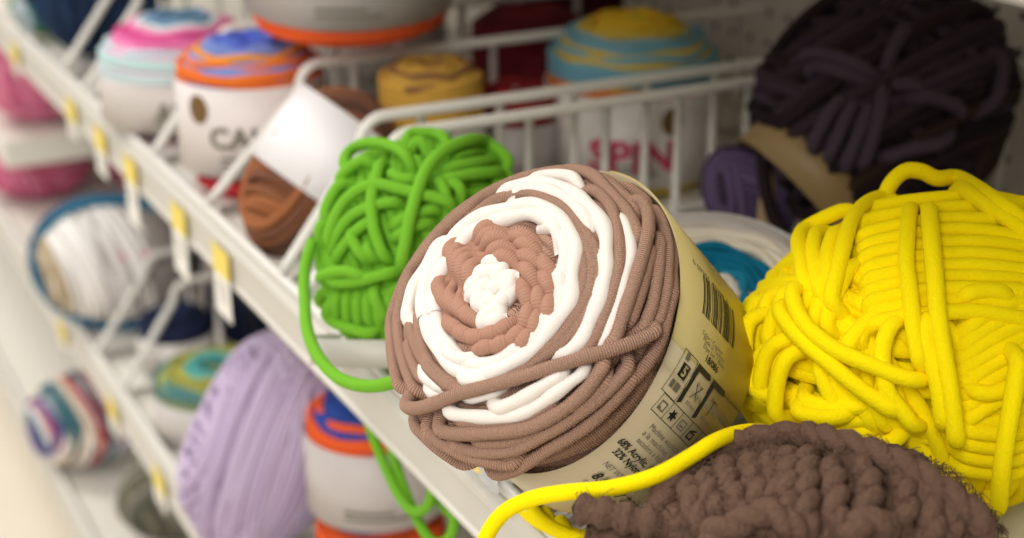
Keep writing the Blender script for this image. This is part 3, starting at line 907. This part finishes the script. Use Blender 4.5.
# loose fibres standing off the yarn
fz = MB(); rf = np.random.default_rng(21)
for k in range(5200):
    n = unit(rf.normal(size=3)); P = bb.on(n[None], r*1.1)[0]; N_ = bb.normal(P)
    if N_[2] < -.3: continue
    t1 = unit(np.cross(N_, rf.normal(size=3))); L = rf.uniform(.003, .007); h = rf.uniform(.0008, .0032)
    fz.tube([P, P+t1*L*.5+N_*h, P+t1*L+N_*h*rf.uniform(-.2, 1)+rf.normal(size=3)*.0006], .00015, 0, 3, cap=False)
fz.build('fuzz', BROWN, bs, origin=BO)['kind'] = 'stuff'
g.build('brown_yarn', BROWN, bs, origin=BO)
# cut end pointing at the shelf edge
tl = MB()
P = smooth(spline([at(672,528,d=.548), at(650,523,d=.545), at(630,519,d=.545), at(610,514,d=.546), at(592,511,d=.548), at(580,509,d=.55)], 8), 1)
P = resample(P, .0012); kk = np.arange(len(P))
tl.tube(P, .0054*(1+.16*np.sin(kk*.95)+.05*np.sin(kk*2.3)), 0, 12)
rg = np.random.default_rng(2)
for k in range(160):   # frayed fibres
    a = rg.uniform(0, 1); p = P[int(a*(len(P)-1))]; d = unit(rg.normal(size=3))
    tl.tube([p+d*.0048, p+d*.0066+rg.normal(size=3)*.0008, p+d*.0080+rg.normal(size=3)*.0014], .00014, 0, 4)
P = smooth(spline([at(680,560,d=.56), at(650,545,d=.555), at(625,537,d=.553), at(605,536,d=.553), at(592,540,d=.553)], 8), 1)
P = resample(P, .0012); kk = np.arange(len(P))
tl.tube(P, .0050*(1+.15*np.sin(kk*.9)), 0, 12)
tl.build('yarn_end', BROWN, bs, origin=BO)

#@@BACK@@
# ------------------------------------------------------------------ generic cakes and skeins of the background
def colours(*cs):
    return [yarn('%d %d %d' % c, c, bscale=600) for c in cs]

def frame_for(tilt, az):
    """body axes for a cake whose top points away from +Z by tilt towards azimuth az"""
    z = np.array([math.sin(tilt)*math.cos(az), math.sin(tilt)*math.sin(az), math.cos(tilt)])
    x = unit(np.cross([0.13, 1, 0.05], z)); y = np.cross(z, x)
    return x, y, z

def cake(label, base, R, H, rings, side, paper=(224, 218, 212), b0=.15, b1=.8, tilt=0, az=0, text=None, ink=INK_GREY, emblem=None, tsize=.016, tz=.4, group=None, aim=None, cat='yarn', emb_off=-.03, top_in=.02, bottom_rim=None, dome=.004, toff=0):
    """a flat-topped cake: rings are colours from the middle to the rim, side the colours of the flank turns from the rim down"""
    X, Yv, Z = frame_for(tilt, az); base = np.asarray(base, float)
    t = empty('yarn_cake', base, label, cat, group)
    pal = list(dict.fromkeys(list(rings)+list(side)+([bottom_rim] if bottom_rim else [])))
    ms = colours(*pal)
    rg = np.random.default_rng(int(abs(base[0]*1e4)+abs(base[1]*1e3)))
    g = MB(); r = .0030
    loc = lambda x, y, z: base+x*X+y*Yv+z*Z
    nu = 40; V = []
    prof = [(0.001, .004), (R*.85, .001), (R*.96, .008), (R*.965, H*.5), (R*.95, H-.012), (R*.8, H-.005+dome*.3), (R*.4, H-.006+dome*.8), (.001, H-.007+dome*.9)]
    for pr, pz in prof: V += [loc(pr*math.cos(a), pr*math.sin(a), pz) for a in np.arange(nu)*2*PI/nu]
    g.add(V, [[i*nu+j, i*nu+(j+1) % nu, (i+1)*nu+(j+1) % nu, (i+1)*nu+j] for i in range(len(prof)-1) for j in range(nu)], pal.index(rings[len(rings)//2]))
    nr = int((R-.008)/(r*1.55))
    th = np.linspace(0, 2*PI, 56, endpoint=False)
    for k in range(nr):
        q = k/(nr-1); rad = .006+(R-.011)*q
        ci = pal.index(rings[min(len(rings)-1, int(q*len(rings)))])
        p1 = rg.uniform(0, 6.3, 2)
        rr = rad+.0011*np.sin(3*th+p1[0])+.0008*np.sin(7*th+p1[1])
        zz = H-r*1.6+dome*(1-q*q)-.006*max(0, q-.8)*5*(q)+.0012*np.sin(5*th+p1[1])-top_in*max(0, .25-q)
        g.tube([loc(a*math.cos(b), a*math.sin(b), c) for a, b, c in zip(rr, th, zz)], r, ci, 7, closed=True)
    ns = int((H-.006)/(r*1.7))
    for k in range(ns):
        q = k/(ns-1); z = H-.010-(H-.016)*q
        ci = pal.index(side[min(len(side)-1, int(q*len(side)))])
        if bottom_rim and q > .9: ci = pal.index(bottom_rim)
        p1 = rg.uniform(0, 6.3, 2)
        zz = z+.0016*np.sin(2*th+p1[0])
        rad = R-r-.0006-(.004*max(0, q-.9)*10 if q > .9 else 0)
        g.tube([loc(rad*math.cos(b), rad*math.sin(b), c) for b, c in zip(th, zz)], r, ci, 7, closed=True)
    g.build('yarn_winding', ms, t, origin=base)
    if paper:
        m = MB(); sleeve(m, base, Z, X, Yv, R+.0006, H*b1, 0, 2*PI*.9999, .0005, 64, u0=H*b0)
        bd = m.build('paper_band', mat('paper %d %d %d' % paper, paper, .5, mottle=.02, bscale=40), t, origin=base)
        v = CAM-base; a0 = math.atan2(v@Yv, v@X) if aim is None else aim
        def fn(V, off=0.0, z0=0.0):
            p = a0+(V[:, 0]+off)/R; rr = R+.0016
            return base+rr*(np.cos(p)[:, None]*X+np.sin(p)[:, None]*Yv)+(z0+V[:, 1])[:, None]*Z
        if text:
            m = MB(); V, _ = glyphs(text); w = (V[:, 0].max()-V[:, 0].min())*tsize
            letter(m, text, tsize, lambda V: fn(V, toff-w/2, H*tz), bold=tsize*.09)
            m.build('lettering', ink, bd, smooth=False, origin=base)
        m = MB()
        for k in range(2):
            rect(m, -.024, 0, .020-.01*k, .0022, lambda V: fn(V, 0, H*(b0+.10)+.005*k), n=8)
        m.build('small_print', INK_GREY, bd, smooth=False, origin=base)
        if emblem:
            m = MB(); poly(m, [(.0085*math.cos(a), .0105*math.sin(a)) for a in np.linspace(0, 2*PI, 20, endpoint=False)], lambda V: fn(V, emb_off, H*b1-.016))
            m.build('emblem', emblem, bd, smooth=False, origin=base)
    return t

def ball(label, c, M, rad, cols, paper=None, e=2.2, r=.0034, groups=None, band=(-.3, .3), cat='yarn', group=None, band_r=1.0, floor_z=0.0, seed=1, name='yarn_skein', marks=None, seg=7):
    body = Body(c, M, rad, e); c = np.asarray(c, float)
    o = np.array([c[0], c[1], floor_z])
    t = empty(name, o, label, cat, group)
    pal = list(dict.fromkeys(cols)); ms = colours(*pal); idx = [pal.index(k) for k in cols]
    g = MB(); core(g, body, .93, idx[0]); rg = np.random.default_rng(seed)
    for m_, b0, b1, lf, arc, *own in (groups or [((.1, .2, 1), -1.1, 1.1, -.3, None), ((1, .2, .2), -.8, .8, .3, None), ((.3, 1, .4), -.3, .4, 1.0, (0, 4.4))]):
        wind(g, body, r, m_, b0, b1, lf*r, arc=arc, rng=rg, mats=[pal.index(q_) for q_ in own[0]] if own else idx, seg=seg, N=56)
    g.build('yarn_winding', ms, t, origin=o)
    if paper:
        Z = body.M[2]
        m = MB(); R = max(body.rad[:2])*band_r
        sleeve(m, body.c, Z, body.M[0], body.M[1], R+.004, band[1]*body.rad[2], 0, 2*PI*.9999, .0005, 64, u0=band[0]*body.rad[2])
        bd = m.build('paper_band', mat('paper %d %d %d' % paper, paper, .5, mottle=.02, bscale=40), t, origin=o)
        if marks:
            v = CAM-body.c; a0 = math.atan2(v@body.M[1], v@body.M[0])
            m = MB()
            for (x0, x1, y0, y1) in marks[1]:
                def fn(V):
                    p = a0+V[:, 1]/R; rr = R+.0052
                    return body.c+rr*(np.cos(p)[:, None]*body.M[0]+np.sin(p)[:, None]*body.M[1])+V[:, 0][:, None]*Z
                rect(m, x0, y0, x1, y1, fn, n=8)
            m.build('lettering', marks[0], bd, smooth=False, origin=o)
    return t

#@@ITEMS@@
EX, EY, EZ = np.eye(3)
ORANGE = (226, 92, 44)
# upper shelf, from the near bins to the far ones
pc = at(886, 104, d=.95)
ball('dark purple and plum skein with kraft band, large, under the shadow at the back right', pc, [cF, unit(.8*cU-.75*cR), unit(.8*cR+.75*cU)], (.060, .068, .078),
     [(46, 34, 38), (39, 29, 33), (58, 45, 54), (34, 27, 28), (52, 40, 34), (66, 53, 66), (42, 32, 35)], r=.0046, seed=4,
     groups=[((.1, .2, 1), -1.2, 1.2, -.3, None), ((.2, 1, .3), -.8, .8, .2, None), ((.9, -.3, .5), -.4, .3, 1.0, (1, 5.6)), ((-.2, .5, .9), -.3, .2, 1.3, (2, 6))],
     paper=(150, 124, 82), band=(-1.06, -.62), band_r=.62)
sp = spline([at(800,62,d=.965), at(780,48,d=.955), at(767,80,d=.955), at(762,130,d=.95), at(765,185,d=.945), at(776,222,d=.94), at(800,248,d=.93), at(830,262,d=.93)], 8)
strap = MB().tube(sp, .0042, 0, 8)
pbody = Body(pc, [cF, unit(.8*cU-.75*cR), unit(.8*cR+.75*cU)], (.060, .068, .078), 2.2)
for pts in ([(802,168),(815,140),(832,108),(842,88)], [(818,176),(832,150),(846,118),(854,92)], [(836,186),(848,160),(862,126),(872,96)], [(852,182),(866,158),(876,128),(883,98),(880,76)], [(880,76),(892,50),(906,26),(916,10)],
            [(784,58),(808,52),(840,58),(872,72),(884,80)], [(790,70),(820,66),(850,74),(876,86)], [(884,80),(912,84),(940,92)], [(900,100),(926,96),(956,106),(980,122)], [(980,124),(998,96),(1004,62),(998,36)], [(872,170),(900,152),(940,144),(968,132)]):
    strap_end = trace(strap, pbody, pts, .0042, .0095, step=5, mi=1)
pur = [o for o in bpy.data.objects if o.get('label', '').startswith('dark purple')][0]
strap.build('loose_strand', [yarn('dark strand', (40, 30, 32)), yarn('plum strand', (74, 62, 75))], pur, origin=np.array(pur.location))

c = at(764, 172, d=.975)
ball('small lavender skein with a kraft band, half behind the dark purple skein', (c[0]-.012, c[1], c[2]-.012), [cF, cU, unit(cR-.3*cU)], (.021, .025, .027), [(92, 78, 108), (78, 64, 94), (62, 52, 68)], r=.0034,
     paper=(176, 148, 110), band=(.1, .5), band_r=.9, seed=8)

b = at(716, 290, d=.775)
_x, _y, _z = frame_for(.45, -2.06)
cake('pale grey, cream and teal ringed cake tilted up behind the mocha cake', b-_z*.046, .064, .046, [(214, 206, 196), (30, 120, 150), (12, 104, 138), (12, 104, 138), (214, 206, 188), (216, 208, 192), (186, 178, 174), (180, 174, 170)], [(180, 174, 170)], tilt=.45, az=-2.06, paper=(190, 186, 182))

b = at(628, 208, z=0)
cake('cake lettered SPIN in pink, yellow and aqua yarn, behind the wire dividers', (b[0]+.040, b[1]+.062, 0), .063, .104,
     [(216, 190, 50), (226, 178, 44), (218, 186, 52), (222, 176, 48), (214, 180, 60), (206, 180, 80), (128, 172, 184), (116, 168, 186), (122, 172, 184)], [(110, 162, 180), (214, 120, 60), (214, 190, 60), (206, 186, 66), (200, 196, 90), (200, 180, 60), (200, 180, 60)], b0=.10, b1=.72, dome=.022, text='SPIN', ink=INK_RED, emblem=INK_BROWN, tsize=.022, tz=.22, emb_off=.030)
# bin between the green skein's dividers and the CAL cake
c = at(318, 186, y=.909)+np.array([0,0,.006])
ax = unit(np.array([.62, 0, .72]))
ball('rust and brown variegated skein with a wide white band, behind the green skein', c, [unit(np.cross([0, 1, 0], ax)), [0, 1, 0], ax], (.038, .041, .057), [(128, 82, 56), (104, 70, 50), (150, 94, 60), (88, 62, 50), (118, 78, 60)], r=.0034, paper=(240, 236, 238), band=(-.20, .78), band_r=.98, seed=3)
b = at(405, 120, z=.0)
cake('brown and mustard cake behind the brown skein, in the bin', (.150, .930, 0), .037, .104, [(150, 110, 60), (186, 146, 64), (130, 90, 60)], [(196, 152, 66), (190, 150, 70), (190, 60, 56)], b0=.1, b1=.62, paper=(190, 184, 182))
cake('grey cake with deep red yarn at the back of the bin, behind the mustard cake', (.221, .938, 0), .029, .078, [(150, 140, 138), (120, 30, 34), (140, 36, 40)], [(128, 30, 36), (140, 132, 130)], b0=.15, b1=.7, paper=(176, 170, 168))
# stacked on the bins: the big cake with the orange rim
c = at(342, -26, d=1.06)
cake('big grey banded cake with an orange rim, stacked highest at the top edge', (c[0]+.01, c[1]+.01, c[2]-.036), .071, .085, [(180, 90, 60), ORANGE], [ORANGE, (216, 80, 40), (190, 70, 40), (226, 92, 44)], paper=(182, 176, 172), b0=.19, b1=.95, tilt=.10, az=-2.0, bottom_rim=ORANGE)
# CAL cake on top of a red one
b = at(240, 168, y=.99)
bx_, bz_ = b[0]+.004, b[2]
cake('low red cake squeezed under the CAL cake', (.060, 1.040, 0), .046, max(.018, bz_-.017), [(206, 58, 66)], [(206, 58, 66), (196, 50, 60)], paper=None)
cake('white banded cake lettered CAL with blue and orange top, above the price tags', (bx_+.026, 1.046, bz_-.014), .053, .084,
     [(70, 90, 190), (96, 120, 206), (76, 92, 180), (120, 140, 200), (226, 150, 60), (224, 120, 50)], [(222, 110, 44), (236, 168, 60), (228, 150, 70)], b0=.03, b1=.80, dome=.012, text='CAL', tsize=.0155, tz=.28, emblem=INK_BROWN, emb_off=-.040, toff=-.012, paper=(218, 208, 204))
b = at(160, 128, y=1.14)
cake('pastel pink, aqua and slate blue cake with a white band, left of the CAL cake', (b[0]+.042, 1.215, .009), .066, .068,
     [(96, 128, 150), (70, 100, 130), (110, 140, 168), (206, 220, 216), (226, 150, 184), (214, 90, 150), (222, 120, 170), (190, 210, 214)], [(190, 216, 216), (200, 216, 216), (120, 152, 180), (96, 132, 164), (206, 208, 198), (110, 146, 176), (200, 200, 192)], b0=.04, b1=.62, paper=(198, 189, 182), emblem=INK_BROWN, emb_off=.036, dome=.020, text='ANIC', tsize=.014, tz=.2)
c = at(150, 128, y=1.10)
cake('multicolour cake in dull blue and grey behind the pastel cake', (.235, 1.225, 0), .062, .11, [(60, 76, 110), (80, 96, 130), (150, 150, 150)], [(60, 70, 100)], paper=(170, 166, 160))
ball('navy blue ball of yarn in the upper left corner behind a wire divider', (.058, 1.490, .066), [EX, EZ, EY], (.060, .058, .062), [(36, 54, 82), (30, 44, 70), (42, 62, 92)], r=.004, seed=5)
ball('white and blush ball of yarn at the far upper left corner', (.050, 1.700, .064), [EX, EZ, EY], (.056, .056, .058), [(232, 216, 212), (226, 196, 196), (238, 230, 226)], r=.004, seed=6)
ball('small green and teal ball of yarn beside the navy ball', (.022, 1.595, .032), [EX, EZ, EY], (.024, .023, .028), [(90, 140, 70), (70, 130, 120), (180, 190, 200)], r=.003, seed=6)
cake('dark red and grey cake at the back of the shelf, left of the SPIN cake', (.40, 1.19, 0), .060, .115, [(84, 24, 30), (66, 20, 24)], [(70, 22, 28), (60, 20, 24)], paper=(120, 114, 112), b0=.1, b1=.5)
cake('deep red cake behind the big grey banded cake', (.30, 1.062, 0), .048, .10, [(96, 26, 32), (80, 22, 28)], [(100, 26, 32), (90, 22, 28)], paper=(150, 144, 140), b0=.1, b1=.4)
# lower shelf
c = at(280, 476, d=1.165)
ball('big pale lavender skein standing on end on the lower shelf', (c[0]-.004, c[1], LZ+.096), [unit(cR*[1,1,0]-.55*EZ), unit(np.cross(unit(cR*[1,1,0]+1.82*EZ), cR)), unit(cR*.55+EZ)], (.057, .056, .090), [(188, 170, 198), (180, 162, 190), (196, 179, 205)], r=.0026, seed=9, e=2.4, floor_z=LZ, 
     groups=[((.1, .2, 1), -1.2, 1.2, -.4, None), ((1, .25, .10), -1.15, 1.15, .2, None), ((.75, .6, .18), -.5, .6, .7, None), ((.9, -.3, .25), -.3, .5, 1.2, (0, 4.8))])
b = at(384, 541, d=1.035)
cake('white banded lower cake hidden under the orange rimmed cake', (b[0]+.016, b[1]+.044, LZ), .046, max(.03, b[2]-LZ-.003), [(196, 60, 50), ORANGE], [ORANGE, (66, 92, 160)], paper=(206, 196, 192))
cake('white banded cake with orange rim and blue centre, right of the lavender skein', (b[0]+.016, b[1]+.044, b[2]), .049, .082, [(196, 60, 50), (150, 156, 190), (66, 92, 160), (44, 72, 150), (50, 76, 150), ORANGE], [ORANGE, ORANGE, (216, 84, 48), (226, 92, 44)], b0=.10, b1=.80, paper=(192, 183, 179), dome=.012, bottom_rim=ORANGE)
c = at(196, 392, z=LZ+.062)
cake('teal, yellow and olive cake on the lower shelf, behind the lavender skein', (c[0]+.032, c[1]+.045, LZ), .056, .062, [(70, 120, 110), (80, 150, 150), (92, 170, 165), (178, 176, 70), (150, 150, 76), (80, 130, 130)], [(90, 120, 110), (110, 120, 90)], paper=(196, 190, 184), b0=.05, b1=.7)
ball('dark navy skein on the lower shelf under the shelf lip, left of the lavender skein', (.165, 1.352, LZ+.058), [EY, EZ, EX], (.036, .052, .058), [(30, 38, 66), (24, 30, 50), (44, 46, 60)], r=.0034, seed=31, floor_z=LZ)
c = at(112, 232, d=1.52)
ball('white and navy skein with a grey band and red print, far along the lower shelf', (c[0]+.008, c[1]+.035, LZ+.070), [EY, EZ, unit([1, -.25, 0])], (.060, .060, .074), [(226, 222, 218), (40, 62, 104), (236, 232, 228), (50, 110, 140), (44, 50, 84), (176, 158, 128)], paper=(158, 150, 146), band=(-.35, .85), band_r=.93,
     groups=[((.1, .2, 1), -1.25, 1.25, -.3, None, [(226, 222, 218), (236, 232, 228)]), ((.1, .1, 1), -1.2, -.9, .6, None, [(176, 158, 128)]), ((1, -.1, .15), -.22, .2, 1.5, None, [(40, 62, 104), (44, 50, 84), (50, 110, 140)])], floor_z=LZ, r=.0042, seed=12,
     marks=(INK_RED, [(-.012, .030, -.004, .000)]))
c = at(132, 318, z=LZ+.03)
cake('flat grey and pink cake below the grey banded skein on the lower shelf', (.14, 1.70, LZ), .050, .055, [(190, 150, 150), (170, 160, 156), (150, 142, 138)], [(170, 160, 156), (60, 66, 100)], paper=(190, 184, 176))
cake('small navy cake with a pale band, between the dark navy skein and the wire', (.070, 1.352, LZ), .036, .058, [(34, 44, 76), (28, 36, 60)], [(36, 42, 70), (60, 56, 64)], paper=(214, 208, 202), b0=.1, b1=.66)
cake('olive and mauve cake on the lower shelf between the dark navy one and the wire', (.21, 1.50, LZ), .052, .09, [(90, 84, 60), (120, 84, 90)], [(100, 90, 66), (130, 90, 96)], paper=(170, 160, 150), b0=.05, b1=.45)
cake('charcoal cake at the back of the lower shelf behind the lavender skein', (.18, 1.16, LZ), .06, .10, [(60, 58, 62), (46, 46, 52)], [(54, 52, 58)], paper=(180, 174, 170), b0=.1, b1=.6)
cake('grey banded slate cake at the back of the lower shelf behind the orange rimmed one', (.262, 1.04, LZ), .056, .085, [(96, 84, 110), (80, 70, 96)], [(90, 80, 104)], paper=(178, 170, 168), b0=.1, b1=.8)
# lowest shelf
c = at(82, 428, z=-.56+.05)
ball('white, purple and red ball with a cream band on the lowest shelf', (c[0]+.006, c[1], -.56+.064), [EY, EZ, unit([1, -.3, .15])], (.056, .052, .066), [(232, 226, 226), (96, 78, 140), (232, 214, 190), (176, 52, 62), (70, 110, 120)], r=.0042, floor_z=-.56, seed=14,
     groups=[((.1, .2, 1), -1.2, 1.2, .2, None), ((.2, -.1, 1), -.9, .9, .8, (0, 4.5))])
c = at(150, 505, z=-.56+.05)
ball('olive grey skein on the lowest shelf below the teal and yellow cake', (c[0]+.05, c[1], -.56+.056), [EY, EZ, EX], (.050, .046, .08), [(120, 116, 100), (96, 96, 84), (140, 136, 124)], r=.004, floor_z=-.56, seed=15)
# far bay
SH2 = at(30, 138, y=1.80)[2]
t = empty('shelf', (.25, 2.25, SH2), 'short white shelf board across the far bay at the left edge', 'shelf')
MB().box((.004, 1.80, SH2-.034), (SHELF_D-.002, 2.70, SH2), bev=.002).build('deck', WHITE_METAL, t, smooth=False, origin=(.25, 2.25, SH2))
PINK = [(214, 118, 150), (226, 140, 168), (206, 104, 140)]
for i, (x, y, z, h_, lab) in enumerate(((.066, 1.88, SH2, .056, 'pink skein on the far shelf board at the left edge, in front'), (.075, 2.03, SH2, .056, 'pink skein on the far shelf board, second from the front'), (.21, 1.90, SH2, .056, 'pink skein on the far shelf board, deeper in'),
                                    (.066, 1.95, LZ, .036, 'pink skein below the far shelf board at the left edge'), (.21, 1.93, LZ, .036, 'pink skein below the far shelf board, deeper in'))):
    ball(lab, (x, y, z+h_+.006), [EY, EZ, EX], (.062, h_, .062), PINK, r=.004, floor_z=z, seed=20+i)

# torn clear tag pocket with a yellow sticker on the rod below the mocha cake
CLEAR = mat('clear plastic', (236, 234, 226), .15, spec=.6, trans=.75, bump=.2, bscale=120)
STICK = mat('yellow sticker', (226, 190, 60), .5, mottle=.05, bscale=200)
t = empty('tag_pocket', (.010, .585, .009), 'torn clear plastic tag pocket with a yellow sticker, wedged under the mocha cake', 'tag')
q = [at(444,432,z=.010), at(462,441,z=.014), at(481,457,z=.015), at(497,480,z=.014), at(499,494,z=.009), at(489,489,z=.008), at(470,468,z=.008), at(452,450,z=.008)]
V = [p for p in q]+[p+cF*.0008 for p in q]
n = 8
MB().add(V, [list(range(n)), list(range(n, 2*n))[::-1]]+[[i, n+i, n+(i+1) % n, (i+1) % n] for i in range(n)]).build('pocket', CLEAR, t, smooth=False, origin=(.010, .585, .009))
q = [p-cF*.0006 for p in (at(466,456,z=.011), at(478,462,z=.012), at(486,474,z=.011), at(476,472,z=.010))]
V = q+[p+cF*.0006 for p in q]
MB().add(V, [[0,1,2,3],[7,6,5,4],[0,4,5,1],[1,5,6,2],[2,6,7,3],[3,7,4,0]]).build('sticker', STICK, t, smooth=False, origin=(.010, .585, .009))

#@@LIGHT@@
# ------------------------------------------------------------------ light
w = bpy.data.worlds.new('store'); sc.world = w; w.use_nodes = True
w.node_tree.nodes['Background'].inputs[0].default_value = (1.0, .97, .93, 1)
w.node_tree.nodes['Background'].inputs[1].default_value = .42
def area(name, loc, aim, sx, sy, power, col=(1, .965, .92)):
    l = bpy.data.lights.new(name, 'AREA'); l.shape = 'RECTANGLE'; l.size = sx; l.size_y = sy; l.energy = power; l.color = col
    o = bpy.data.objects.new(name, l); COL.objects.link(o); o.location = loc
    from mathutils import Vector
    o.rotation_euler = (Vector(aim)-Vector(loc)).to_track_quat('-Z', 'Y').to_euler()
    return o
area('aisle_tube_lamp', (-1.0, .9, 2.1), (-.2, .9, 0), .35, 3.2, 31)
area('near_fill_lamp', (-1.4, -.8, 1.45), (.2, .5, 0), .6, 1.4, 38)  # added fill lamp, low and frontal to reach the yellow yarn under the shelf
area('far_tube_lamp', (-1.1, 3.6, 2.1), (-.7, 3.0, -.8), .5, 2.5, 70)

cd = bpy.data.cameras.new('camera'); co = bpy.data.objects.new('camera', cd); COL.objects.link(co)
from mathutils import Matrix
Mx = Matrix(((cR[0], cU[0], -cF[0], CAM[0]), (cR[1], cU[1], -cF[1], CAM[1]), (cR[2], cU[2], -cF[2], CAM[2]), (0, 0, 0, 1)))
co.matrix_world = Mx
cd.sensor_width = 36; cd.lens = F/1024*36; cd.clip_start = .02; cd.clip_end = 50
cd.dof.use_dof = True; cd.dof.focus_distance = .613; cd.dof.aperture_fstop = 6.0
sc.camera = co
sc.view_settings.view_transform = 'Standard'; sc.view_settings.look = 'None'
sc.view_settings.exposure = 0; sc.view_settings.gamma = 1; sc.view_settings.use_curve_mapping = False
